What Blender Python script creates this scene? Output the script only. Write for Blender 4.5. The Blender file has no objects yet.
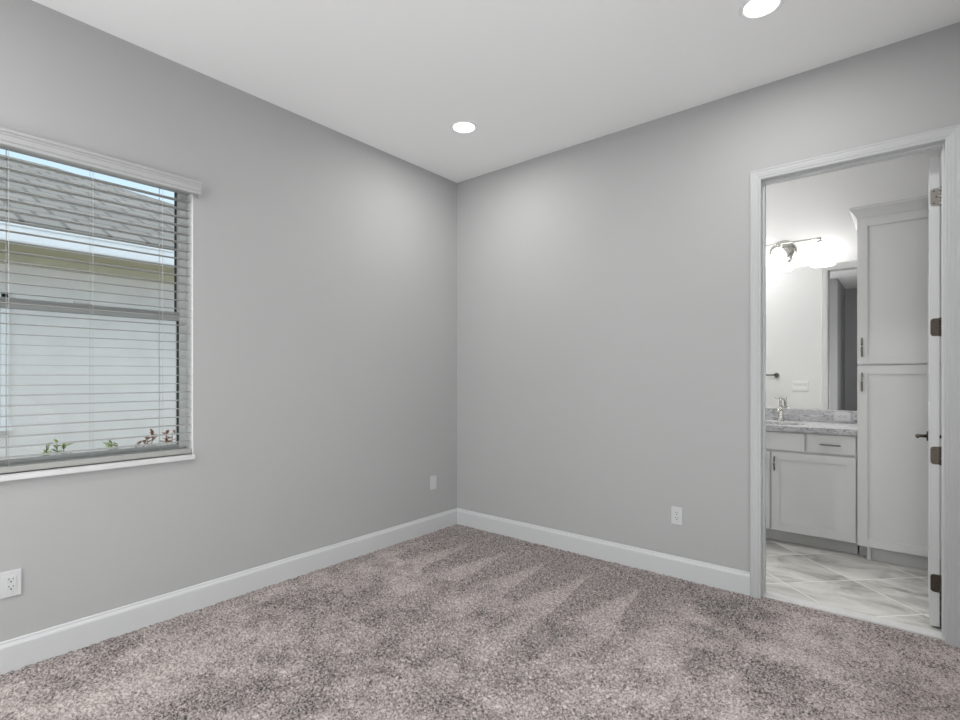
import bpy, bmesh, math, random
import numpy as np
from mathutils import Vector, Matrix
random.seed(4); RNG = np.random.default_rng(7)
S = bpy.context.scene
PI = math.pi
H = 3.05                                   # ceiling height

# ------------------------------------------------------------------ camera
FOC = 516.0
cam_d = bpy.data.cameras.new('camera'); cam = bpy.data.objects.new('camera', cam_d)
S.collection.objects.link(cam)
cam_d.sensor_width = 36.0; cam_d.lens = FOC / 960 * 36.0
cam_d.shift_y = -(360 - 376) / 960.0 * 1.0
cam.location = (3.106, -3.438, 1.319)
cam.rotation_euler = (PI / 2, 0, math.atan(426 / FOC))
cam_d.clip_start = 0.02
S.camera = cam

# ------------------------------------------------------------------ world, lights, exposure
S.view_settings.view_transform = 'Standard'
S.view_settings.look = 'None'
S.view_settings.gamma = 1.0
S.view_settings.use_curve_mapping = False
S.view_settings.exposure = 0.0

W = bpy.data.worlds.new('sky'); S.world = W; W.use_nodes = True
wn = W.node_tree; wn.nodes.clear()
tc = wn.nodes.new('ShaderNodeTexCoord'); sep = wn.nodes.new('ShaderNodeSeparateXYZ')
cr = wn.nodes.new('ShaderNodeValToRGB'); bg = wn.nodes.new('ShaderNodeBackground'); wo = wn.nodes.new('ShaderNodeOutputWorld')
cr.color_ramp.elements[0].position = 0.0; cr.color_ramp.elements[0].color = (0.90, 0.96, 1.0, 1)
cr.color_ramp.elements[1].position = 0.75; cr.color_ramp.elements[1].color = (0.95, 0.98, 1.0, 1)
_e = cr.color_ramp.elements.new(0.14); _e.color = (0.33, 0.40, 0.46, 1)      # pale blue between haze and high bright cloud
_e = cr.color_ramp.elements.new(0.36); _e.color = (0.25, 0.34, 0.44, 1)
wn.links.new(tc.outputs['Generated'], sep.inputs[0]); wn.links.new(sep.outputs['Z'], cr.inputs[0])
wn.links.new(cr.outputs[0], bg.inputs[0]); wn.links.new(bg.outputs[0], wo.inputs[0])
bg.inputs[1].default_value = 2.8


def area_light(name, loc, target, sx, sy, power, color=(1, 1, 1), spread=PI, shape='RECTANGLE'):
    d = bpy.data.lights.new(name, 'AREA'); d.shape = shape; d.size = sx; d.size_y = sy
    d.energy = power; d.color = color; d.spread = spread
    o = bpy.data.objects.new(name, d); S.collection.objects.link(o)
    o.location = loc
    o.rotation_euler = (Vector(target) - Vector(loc)).to_track_quat('-Z', 'Y').to_euler()
    return o


# soft fill lamps added to brighten the room, unseen behind and beside the camera
area_light('fill_rear', (1.0, -5.45, 1.30), (1.25, 0, 2.3), 1.8, 2.2, 54, (0.97, 0.99, 1.0))
area_light('fill_side', (3.37, -2.75, 1.25), (0, -2.2, 2.05), 1.3, 2.1, 57, (0.97, 0.99, 1.0))
area_light('fill_doorside', (3.37, -1.35, 1.25), (0, -1.2, 2.05), 1.4, 2.1, 13, (0.97, 0.99, 1.0))
DOWNLIGHT_POWER = 10.5
REAR_DOWNLIGHT_POWER = 27
VANITY_POWER = 10
BATH_POWER = 13


# ------------------------------------------------------------------ materials
MATS = {}


def mat(name, rgb, rough=0.6, metal=0.0, spec=0.5, bump=None, var=None, emit=None, trans=0.0):
    """procedural material; rgb in linear; bump=(scale, strength, distance); var=(scale, amount)"""
    m = bpy.data.materials.new(name); m.use_nodes = True
    nt = m.node_tree; b = nt.nodes['Principled BSDF']
    b.inputs['Base Color'].default_value = (*rgb, 1); b.inputs['Roughness'].default_value = rough
    b.inputs['Metallic'].default_value = metal; b.inputs['Specular IOR Level'].default_value = spec
    co = nt.nodes.new('ShaderNodeTexCoord')
    if bump:
        n = nt.nodes.new('ShaderNodeTexNoise'); n.inputs['Scale'].default_value = bump[0]; n.inputs['Detail'].default_value = 3
        bp = nt.nodes.new('ShaderNodeBump'); bp.inputs['Strength'].default_value = bump[1]; bp.inputs['Distance'].default_value = bump[2]
        nt.links.new(co.outputs['Object'], n.inputs['Vector'])
        nt.links.new(n.outputs['Fac'], bp.inputs['Height']); nt.links.new(bp.outputs[0], b.inputs['Normal'])
    if var:
        n = nt.nodes.new('ShaderNodeTexNoise'); n.inputs['Scale'].default_value = var[0]; n.inputs['Detail'].default_value = 4
        r = nt.nodes.new('ShaderNodeValToRGB')
        a = var[1]
        r.color_ramp.elements[0].position = 0.3; r.color_ramp.elements[0].color = (*[c * (1 - a) for c in rgb], 1)
        r.color_ramp.elements[1].position = 0.7; r.color_ramp.elements[1].color = (*[min(1, c * (1 + a)) for c in rgb], 1)
        nt.links.new(co.outputs['Object'], n.inputs['Vector'])
        nt.links.new(n.outputs['Fac'], r.inputs[0]); nt.links.new(r.outputs[0], b.inputs['Base Color'])
    if emit:
        b.inputs['Emission Color'].default_value = (*emit[0], 1); b.inputs['Emission Strength'].default_value = emit[1]
    MATS[name] = m
    return m


def srgb(*c):
    return tuple((v / 255 / 12.92 if v / 255 <= 0.04045 else ((v / 255 + 0.055) / 1.055) ** 2.4) for v in c)


M_wall = mat('wall_paint', (0.415, 0.416, 0.416), 0.75, spec=0.25, bump=(260, 0.06, 0.002), var=(1.3, 0.012))
M_ceil = mat('ceiling_paint', (0.90, 0.90, 0.90), 0.85, spec=0.2, bump=(200, 0.08, 0.002), var=(1.0, 0.01))
M_bathwall = mat('bath_wall_paint', (0.83, 0.83, 0.83), 0.7, spec=0.25, bump=(260, 0.05, 0.002), var=(1.3, 0.01))
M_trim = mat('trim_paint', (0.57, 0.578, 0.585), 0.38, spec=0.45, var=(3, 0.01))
M_casing = mat('trim_paint_darkened', (0.49, 0.497, 0.50), 0.45, spec=0.4, var=(3, 0.01))  # same paint as the trim, darkened to offset strong side light
M_bathtrim = mat('bath_trim_paint', (0.80, 0.80, 0.80), 0.4, spec=0.45, var=(3, 0.01))
M_door = mat('door_paint', (0.60, 0.607, 0.61), 0.4, spec=0.45, var=(3, 0.01))
M_cab = mat('cabinet_paint', (0.62, 0.625, 0.62), 0.42, spec=0.4, var=(3, 0.012))
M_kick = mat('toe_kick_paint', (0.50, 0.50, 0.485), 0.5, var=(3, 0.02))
M_blind = mat('shaded_blind_vinyl', (0.35, 0.35, 0.335), 0.45, spec=0.4, var=(20, 0.02))  # white slats greyed to carry their backlit shade in the colour
M_cord = mat('blind_cord', (0.5, 0.5, 0.49), 0.8, bump=(900, 0.3, 0.0005))
M_valance = mat('valance_vinyl', (0.43, 0.43, 0.435), 0.45, spec=0.4, var=(20, 0.02))
M_vinyl = mat('window_vinyl', (0.58, 0.60, 0.59), 0.4, spec=0.45, var=(8, 0.02))
M_sash = mat('shaded_sash_vinyl', (0.36, 0.38, 0.375), 0.4, spec=0.45, var=(8, 0.02))  # greyer than the frame: the sashes' backlit shade is put into the colour
M_reveal = mat('window_return_paint', (0.80, 0.81, 0.81), 0.6, var=(8, 0.01))
M_gasket = mat('glazing_gasket', (0.025, 0.04, 0.036), 0.6, var=(30, 0.1))
M_sill = mat('sill_stone', (0.60, 0.60, 0.605), 0.3, spec=0.5, var=(14, 0.04))
M_plate = mat('outlet_plastic', (0.57, 0.578, 0.585), 0.35, spec=0.5, var=(30, 0.01))
M_switch = mat('switch_plastic', (0.88, 0.88, 0.88), 0.35, spec=0.5, var=(30, 0.01))
M_slot = mat('slot_dark', (0.02, 0.02, 0.02), 0.7, var=(30, 0.1))
M_nickel = mat('satin_nickel', (0.42, 0.40, 0.37), 0.32, metal=1.0, bump=(300, 0.03, 0.0005))
M_bronze = mat('dark_nickel', (0.10, 0.085, 0.07), 0.42, metal=1.0, bump=(300, 0.05, 0.0005))
M_pull = mat('dark_satin_nickel', (0.19, 0.18, 0.165), 0.35, metal=1.0, bump=(300, 0.03, 0.0005))
M_chrome = mat('polished_nickel', (0.62, 0.61, 0.58), 0.15, metal=1.0, bump=(200, 0.01, 0.0003))
M_screw = mat('screw_metal', (0.05, 0.045, 0.04), 0.5, metal=0.6, var=(50, 0.1))
M_basin = mat('basin_porcelain', (0.80, 0.80, 0.79), 0.12, spec=0.5, var=(5, 0.01))
M_mirror = mat('mirror_silver', (0.93, 0.94, 0.935), 0.0, metal=1.0)
M_shade = mat('opal_glass', (0.9, 0.9, 0.88), 0.3, emit=((1.0, 0.985, 0.955), 5.5), var=(10, 0.01))
M_lens = mat('led_lens', (0.9, 0.9, 0.9), 0.4, emit=((1.0, 0.985, 0.96), 4.0), var=(10, 0.01))
M_thresh = mat('threshold_marble', (0.62, 0.62, 0.615), 0.3, var=(18, 0.06))
M_stucco = mat('neighbor_stucco', (0.68, 0.67, 0.665), 0.9, bump=(60, 0.3, 0.006), var=(4, 0.03))
M_eave_shade = mat('neighbor_eave_shade', (0.50, 0.48, 0.38), 0.8, bump=(40, 0.1, 0.004), var=(6, 0.04))
M_soffit = mat('neighbor_soffit', (0.42, 0.40, 0.28), 0.8, bump=(40, 0.1, 0.004), var=(6, 0.05))
M_gutter = mat('gutter_enamel', (0.72, 0.75, 0.78), 0.35, spec=0.5, var=(5, 0.02))
M_ground = mat('ground_mulch', (0.30, 0.27, 0.21), 0.95, bump=(30, 0.8, 0.03), var=(9, 0.3))
M_outwall = mat('outer_stucco', (0.6, 0.6, 0.58), 0.9, bump=(60, 0.3, 0.006), var=(4, 0.03))
M_stem = mat('shrub_stem', (0.10, 0.07, 0.04), 0.8, var=(40, 0.2))
M_leafg = mat('leaf_green', (0.26, 0.34, 0.10), 0.5, var=(25, 0.35))
M_leafr = mat('leaf_red', (0.30, 0.14, 0.08), 0.5, var=(25, 0.4))


def mat_glass():
    m = bpy.data.materials.new('window_glass'); m.use_nodes = True; nt = m.node_tree; nt.nodes.clear()
    o = nt.nodes.new('ShaderNodeOutputMaterial'); mx = nt.nodes.new('ShaderNodeMixShader')
    t = nt.nodes.new('ShaderNodeBsdfTransparent'); g = nt.nodes.new('ShaderNodeBsdfGlossy')
    t.inputs[0].default_value = (0.94, 0.955, 0.95, 1); g.inputs['Roughness'].default_value = 0.02
    fr = nt.nodes.new('ShaderNodeFresnel'); fr.inputs[0].default_value = 1.12
    nt.links.new(fr.outputs[0], mx.inputs[0]); nt.links.new(t.outputs[0], mx.inputs[1]); nt.links.new(g.outputs[0], mx.inputs[2])
    nt.links.new(mx.outputs[0], o.inputs[0])
    return m


M_glass = mat_glass()


def mat_carpet():
    m = bpy.data.materials.new('cut_pile_carpet'); m.use_nodes = True; nt = m.node_tree; b = nt.nodes['Principled BSDF']
    L = nt.links.new
    b.inputs['Roughness'].default_value = 0.95; b.inputs['Specular IOR Level'].default_value = 0.05
    b.inputs['Sheen Weight'].default_value = 0.15
    co = nt.nodes.new('ShaderNodeTexCoord')
    n1 = nt.nodes.new('ShaderNodeTexNoise'); n1.inputs['Scale'].default_value = 105; n1.inputs['Detail'].default_value = 4
    n1.inputs['Roughness'].default_value = 0.75
    L(co.outputs['Object'], n1.inputs['Vector'])
    r = nt.nodes.new('ShaderNodeValToRGB'); e = r.color_ramp.elements
    e[0].position = 0.36; e[0].color = (*srgb(58, 59, 57), 1)
    e[1].position = 0.63; e[1].color = (*srgb(200, 190, 187), 1)
    k = e.new(0.46); k.color = (*srgb(141, 132, 129), 1)
    at = nt.nodes.new('ShaderNodeAttribute'); at.attribute_name = 'pile_lay'
    ma = nt.nodes.new('ShaderNodeMath'); ma.operation = 'ADD'
    mm = nt.nodes.new('ShaderNodeMath'); mm.operation = 'MULTIPLY_ADD'; mm.inputs[1].default_value = 0.115; mm.inputs[2].default_value = -0.060
    L(at.outputs['Fac'], mm.inputs[0]); L(n1.outputs['Fac'], ma.inputs[0]); L(mm.outputs[0], ma.inputs[1])
    L(ma.outputs[0], r.inputs[0]); L(r.outputs[0], b.inputs['Base Color'])
    n2 = nt.nodes.new('ShaderNodeTexNoise'); n2.inputs['Scale'].default_value = 240; n2.inputs['Detail'].default_value = 2
    L(co.outputs['Object'], n2.inputs['Vector'])
    bp = nt.nodes.new('ShaderNodeBump'); bp.inputs['Strength'].default_value = 0.5; bp.inputs['Distance'].default_value = 0.004
    L(n2.outputs['Fac'], bp.inputs['Height']); L(bp.outputs[0], b.inputs['Normal'])
    return m


def mat_tile():
    """18 inch marbled porcelain laid at 45 degrees, pale grout"""
    m = bpy.data.materials.new('marbled_floor_tile'); m.use_nodes = True; nt = m.node_tree; b = nt.nodes['Principled BSDF']
    L = nt.links.new
    co = nt.nodes.new('ShaderNodeTexCoord'); sp = nt.nodes.new('ShaderNodeSeparateXYZ'); L(co.outputs['Object'], sp.inputs[0])

    def mth(op, a, bb):
        n = nt.nodes.new('ShaderNodeMath'); n.operation = op
        for i, v in enumerate((a, bb)):
            if v is None: continue
            if isinstance(v, (int, float)): n.inputs[i].default_value = v
            else: L(v, n.inputs[i])
        return n.outputs[0]
    u = mth('DIVIDE', mth('SUBTRACT', mth('ADD', sp.outputs[0], sp.outputs[1]), 3.505 - 6.6), 0.66)
    v = mth('DIVIDE', mth('SUBTRACT', mth('SUBTRACT', sp.outputs[0], sp.outputs[1]), 1.975 - 6.6), 0.68)
    du = mth('ABSOLUTE', mth('SUBTRACT', mth('FRACT', mth('ADD', u, 0.5), None), 0.5), None)
    dv = mth('ABSOLUTE', mth('SUBTRACT', mth('FRACT', mth('ADD', v, 0.5), None), 0.5), None)
    g = mth('LESS_THAN', mth('MINIMUM', du, dv), 0.0065)
    cid = mth('ADD', mth('MULTIPLY', mth('FLOOR', u, None), 7.3), mth('MULTIPLY', mth('FLOOR', v, None), 3.9))
    cv = nt.nodes.new('ShaderNodeCombineXYZ'); L(sp.outputs[0], cv.inputs[0]); L(sp.outputs[1], cv.inputs[1]); L(cid, cv.inputs[2])
    mp = nt.nodes.new('ShaderNodeMapping'); mp.inputs['Rotation'].default_value = (0, 0, 0.2); mp.inputs['Scale'].default_value = (2.6, 4.6, 1)
    L(cv.outputs[0], mp.inputs[0])
    n = nt.nodes.new('ShaderNodeTexNoise'); n.inputs['Scale'].default_value = 1.0; n.inputs['Detail'].default_value = 7
    n.inputs['Roughness'].default_value = 0.62; n.inputs['Distortion'].default_value = 0.8
    L(mp.outputs[0], n.inputs['Vector'])
    r = nt.nodes.new('ShaderNodeValToRGB'); e = r.color_ramp.elements
    e[0].position = 0.33; e[0].color = (*srgb(136, 135, 131), 1)
    e[1].position = 0.62; e[1].color = (*srgb(214, 213, 209), 1)
    k = e.new(0.47); k.color = (*srgb(186, 185, 181), 1)
    L(n.outputs['Fac'], r.inputs[0])
    mx = nt.nodes.new('ShaderNodeMix'); mx.data_type = 'RGBA'
    L(g, mx.inputs[0]); L(r.outputs[0], mx.inputs[6]); mx.inputs[7].default_value = (*srgb(236, 236, 233), 1)
    L(mx.outputs[2], b.inputs['Base Color'])
    b.inputs['Roughness'].default_value = 0.42; b.inputs['Specular IOR Level'].default_value = 0.35
    return m


def mat_granite():
    m = bpy.data.materials.new('grey_granite'); m.use_nodes = True; nt = m.node_tree; b = nt.nodes['Principled BSDF']
    L = nt.links.new
    co = nt.nodes.new('ShaderNodeTexCoord')
    mp = nt.nodes.new('ShaderNodeMapping'); mp.inputs['Scale'].default_value = (1, 1, 2.2); L(co.outputs['Object'], mp.inputs[0])
    n = nt.nodes.new('ShaderNodeTexNoise'); n.inputs['Scale'].default_value = 26; n.inputs['Detail'].default_value = 8; n.inputs['Roughness'].default_value = 0.72
    n.inputs['Distortion'].default_value = 1.0
    L(mp.outputs[0], n.inputs['Vector'])
    r = nt.nodes.new('ShaderNodeValToRGB'); e = r.color_ramp.elements
    e[0].position = 0.36; e[0].color = (*srgb(108, 108, 111), 1)
    e[1].position = 0.66; e[1].color = (*srgb(206, 206, 208), 1)
    k = e.new(0.47); k.color = (*srgb(172, 172, 175), 1)
    L(n.outputs['Fac'], r.inputs[0]); L(r.outputs[0], b.inputs['Base Color'])
    b.inputs['Roughness'].default_value = 0.28; b.inputs['Specular IOR Level'].default_value = 0.3
    return m


def mat_roof():
    m = bpy.data.materials.new('roof_tile'); m.use_nodes = True; nt = m.node_tree; b = nt.nodes['Principled BSDF']
    L = nt.links.new
    co = nt.nodes.new('ShaderNodeTexCoord')
    br = nt.nodes.new('ShaderNodeTexBrick'); br.inputs['Scale'].default_value = 1.0
    br.inputs['Brick Width'].default_value = 0.33; br.inputs['Row Height'].default_value = 0.30; br.inputs['Mortar Size'].default_value = 0.02
    br.inputs['Color1'].default_value = (0.19, 0.183, 0.172, 1); br.inputs['Color2'].default_value = (0.15, 0.145, 0.137, 1)
    br.inputs['Mortar'].default_value = (0.085, 0.082, 0.077, 1)
    mp = nt.nodes.new('ShaderNodeMapping'); mp.inputs['Rotation'].default_value = (0, 0, PI / 2)
    L(co.outputs['Object'], mp.inputs[0]); L(mp.outputs[0], br.inputs['Vector']); L(br.outputs[0], b.inputs['Base Color'])
    b.inputs['Roughness'].default_value = 0.85
    bp = nt.nodes.new('ShaderNodeBump'); bp.inputs['Distance'].default_value = 0.03; bp.inputs['Strength'].default_value = 0.8
    inv = nt.nodes.new('ShaderNodeMath'); inv.operation = 'SUBTRACT'; inv.inputs[0].default_value = 1.0
    L(br.outputs['Fac'], inv.inputs[1]); L(inv.outputs[0], bp.inputs['Height']); L(bp.outputs[0], b.inputs['Normal'])
    return m


M_carpet, M_tile, M_granite, M_roof = mat_carpet(), mat_tile(), mat_granite(), mat_roof()


# ------------------------------------------------------------------ mesh helpers
class MB:
    def __init__(self):
        self.bm = bmesh.new()

    def _merge(self, b2, M=None):
        if M is not None:
            bmesh.ops.transform(b2, matrix=M, verts=b2.verts)
        me = bpy.data.meshes.new('tmp'); b2.to_mesh(me); b2.free()
        self.bm.from_mesh(me); bpy.data.meshes.remove(me)

    def box(self, a, b, bev=0.0, M=None, seg=2):
        b2 = bmesh.new(); bmesh.ops.create_cube(b2, size=1)
        for v in b2.verts:
            v.co = Vector([(a[i] + b[i]) / 2 + v.co[i] * (b[i] - a[i]) for i in range(3)])
        if bev:
            bmesh.ops.bevel(b2, geom=b2.edges[:], offset=bev, segments=seg, affect='EDGES', profile=0.6)
        self._merge(b2, M); return self

    def cyl(self, p, q, r, r2=None, n=24, bev=0.0):
        p, q = Vector(p), Vector(q); d = q - p
        b2 = bmesh.new()
        bmesh.ops.create_cone(b2, cap_ends=True, segments=n, radius1=r, radius2=r if r2 is None else r2, depth=d.length)
        if bev:
            ed = [e for e in b2.edges if len(e.link_faces) == 2 and any(len(f.verts) > 4 for f in e.link_faces)]
            bmesh.ops.bevel(b2, geom=ed, offset=bev, segments=2, affect='EDGES', profile=0.6)
        for f in b2.faces: f.smooth = len(f.verts) == 4
        self._merge(b2, Matrix.Translation((p + q) / 2) @ d.to_track_quat('Z', 'Y').to_matrix().to_4x4()); return self

    def tube(self, pts, r, n=12):
        pts = [Vector(p) for p in pts]; rings = []
        up = Vector((0, 0, 1))
        for i, p in enumerate(pts):
            t = (pts[min(i + 1, len(pts) - 1)] - pts[max(i - 1, 0)]).normalized()
            s = t.cross(up)
            if s.length < 1e-3: s = t.cross(Vector((0, 1, 0)))
            s.normalize(); u = s.cross(t)
            rr = r[i] if isinstance(r, (list, tuple)) else r
            rings.append([self.bm.verts.new(p + rr * (math.cos(a) * s + math.sin(a) * u)) for a in [2 * PI * k / n for k in range(n)]])
        for A, B in zip(rings, rings[1:]):
            for k in range(n):
                f = self.bm.faces.new((A[k], A[(k + 1) % n], B[(k + 1) % n], B[k])); f.smooth = True
        self.bm.faces.new(rings[0][::-1]); self.bm.faces.new(rings[-1]); return self

    def lathe(self, prof, center=(0, 0, 0), n=40, M=None, sx=1.0, sy=1.0, closed=False):
        """profile of (r, z) about Z"""
        b2 = bmesh.new(); c = Vector(center); rings = []
        for r, z in prof:
            if r < 1e-6: rings.append([b2.verts.new((0, 0, z))])
            else: rings.append([b2.verts.new((r * math.cos(2 * PI * k / n) * sx, r * math.sin(2 * PI * k / n) * sy, z)) for k in range(n)])
        pairs = list(zip(rings, rings[1:]))
        if closed: pairs.append((rings[-1], rings[0]))
        for A, B in pairs:
            for k in range(n):
                k2 = (k + 1) % n
                if len(A) == 1 and len(B) == 1: continue
                if len(A) == 1: f = b2.faces.new((A[0], B[k2], B[k]))
                elif len(B) == 1: f = b2.faces.new((A[k], A[k2], B[0]))
                else: f = b2.faces.new((A[k], A[k2], B[k2], B[k]))
                f.smooth = True
        T = Matrix.Translation(c)
        self._merge(b2, T if M is None else T @ M); return self

    def prism(self, poly, axis, a, b):
        """polygon in the two axes other than `axis`, extruded a..b along axis"""
        idx = [i for i in range(3) if i != axis]

        def pt(p, t):
            v = [0, 0, 0]; v[idx[0]], v[idx[1]] = p; v[axis] = t; return v
        A = [self.bm.verts.new(pt(p, a)) for p in poly]; B = [self.bm.verts.new(pt(p, b)) for p in poly]
        n = len(poly)
        for k in range(n): self.bm.faces.new((A[k], A[(k + 1) % n], B[(k + 1) % n], B[k]))
        self.bm.faces.new(A[::-1]); self.bm.faces.new(B); return self

    def face(self, pts):
        self.bm.faces.new([self.bm.verts.new(p) for p in pts]); return self

    def build(self, name, m, parent=None, smooth_angle=None):
        bmesh.ops.recalc_face_normals(self.bm, faces=self.bm.faces)
        me = bpy.data.meshes.new(name)
        org = Vector((0, 0, 0))
        if parent is not None: org = parent.matrix_world.translation if parent.parent is None else parent['_org']
        self.bm.to_mesh(me); self.bm.free()
        o = bpy.data.objects.new(name, me); S.collection.objects.link(o)
        me.materials.append(m)
        if parent is not None:
            o.parent = parent
            P = world_of(parent)
            o.matrix_parent_inverse = Matrix.Identity(4)
            me.transform(P.inverted())
        return o


def world_of(o):
    M = o.matrix_basis.copy()
    return M if o.parent is None else world_of(o.parent) @ M


def _build(self, name, m, parent=None):
    bmesh.ops.recalc_face_normals(self.bm, faces=self.bm.faces)
    me = bpy.data.meshes.new(name); self.bm.to_mesh(me); self.bm.free()
    o = bpy.data.objects.new(name, me); S.collection.objects.link(o); me.materials.append(m)
    if parent is not None:
        o.parent = parent; me.transform(world_of(parent).inverted())
    return o


MB.build = _build


def tag(o, label=None, cat=None, group=None, kind=None):
    if label: o['label'] = label
    if cat: o['category'] = cat
    if group: o['group'] = group
    if kind: o['kind'] = kind
    return o


def thing(name, label, cat, loc, rz=0.0, group=None):
    o = bpy.data.objects.new(name, None); S.collection.objects.link(o); o.empty_display_size = 0.05
    o.location = loc; o.rotation_euler = (0, 0, rz)
    return tag(o, label, cat, group)


def struct(name, mb, m, label=None, cat=None):
    o = mb.build(name, m); return tag(o, label, cat, None, 'structure')


def dup(root, loc, rz=0.0, label=None, group=None):
    r = root.copy(); S.collection.objects.link(r); r.location = loc; r.rotation_euler = (0, 0, rz)
    if label: r['label'] = label
    if group: r['group'] = group
    for ch in list(root.children):
        c = ch.copy(); S.collection.objects.link(c); c.parent = r
        for g in list(ch.children):
            d = g.copy(); S.collection.objects.link(d); d.parent = c
    return r


# ------------------------------------------------------------------ bedroom shell
XR = 3.40                      # right wall of the bedroom
YR = -4.10                     # rear wall
WY0, WY1, WZ0, WZ1 = -3.150, -2.222, 0.872, 2.425   # window opening in the left wall
DX0, DX1, DZ = 2.441, 3.256, 2.488                 # doorway in the back wall
TW = 0.12                      # wall thickness
BX0, BX1, BY = 0.9, 3.52, 1.765                    # bathroom

w = MB()
w.box((-0.16, -5.7, -0.02), (0, WY0, H)); w.box((-0.16, WY1, -0.02), (0, TW, H))
w.box((-0.16, WY0, -0.02), (0, WY1, WZ0)); w.box((-0.088, WY0, WZ1), (0, WY1, H)); w.box((-0.16, WY0, 2.52), (-0.088, WY1, H))
struct('wall_left', w, M_wall, 'pale grey painted wall holding the window with the blind', 'wall')
w = MB()
w.box((0, 0, -0.02), (DX0 - 0.012, TW, H)); w.box((DX1 + 0.012, 0, -0.02), (XR + 0.12, TW, H)); w.box((DX0 - 0.012, 0, DZ + 0.012), (DX1 + 0.012, TW, H))
struct('wall_back', w, M_wall, 'pale grey painted wall with the open bathroom doorway', 'wall')
w = MB(); w.box((XR, -5.7, -0.02), (XR + 0.12, 0, H))
struct('wall_right', w, M_wall, 'pale grey bedroom wall beside the doorway, outside the photo', 'wall')
w = MB(); w.box((1.75, -5.58, -0.02), (2.17, YR, H)); w.box((0, -5.70, -0.02), (XR, -5.58, H))
struct('wall_front', w, M_wall, 'grey wall behind the camera, turning into a dim entry recess', 'wall')
w = MB(); w.box((-0.16, -5.7, H), (XR + 0.12, TW, H + 0.1))
struct('ceiling', w, M_ceil, 'flat white bedroom ceiling with recessed lights', 'ceiling')


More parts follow.
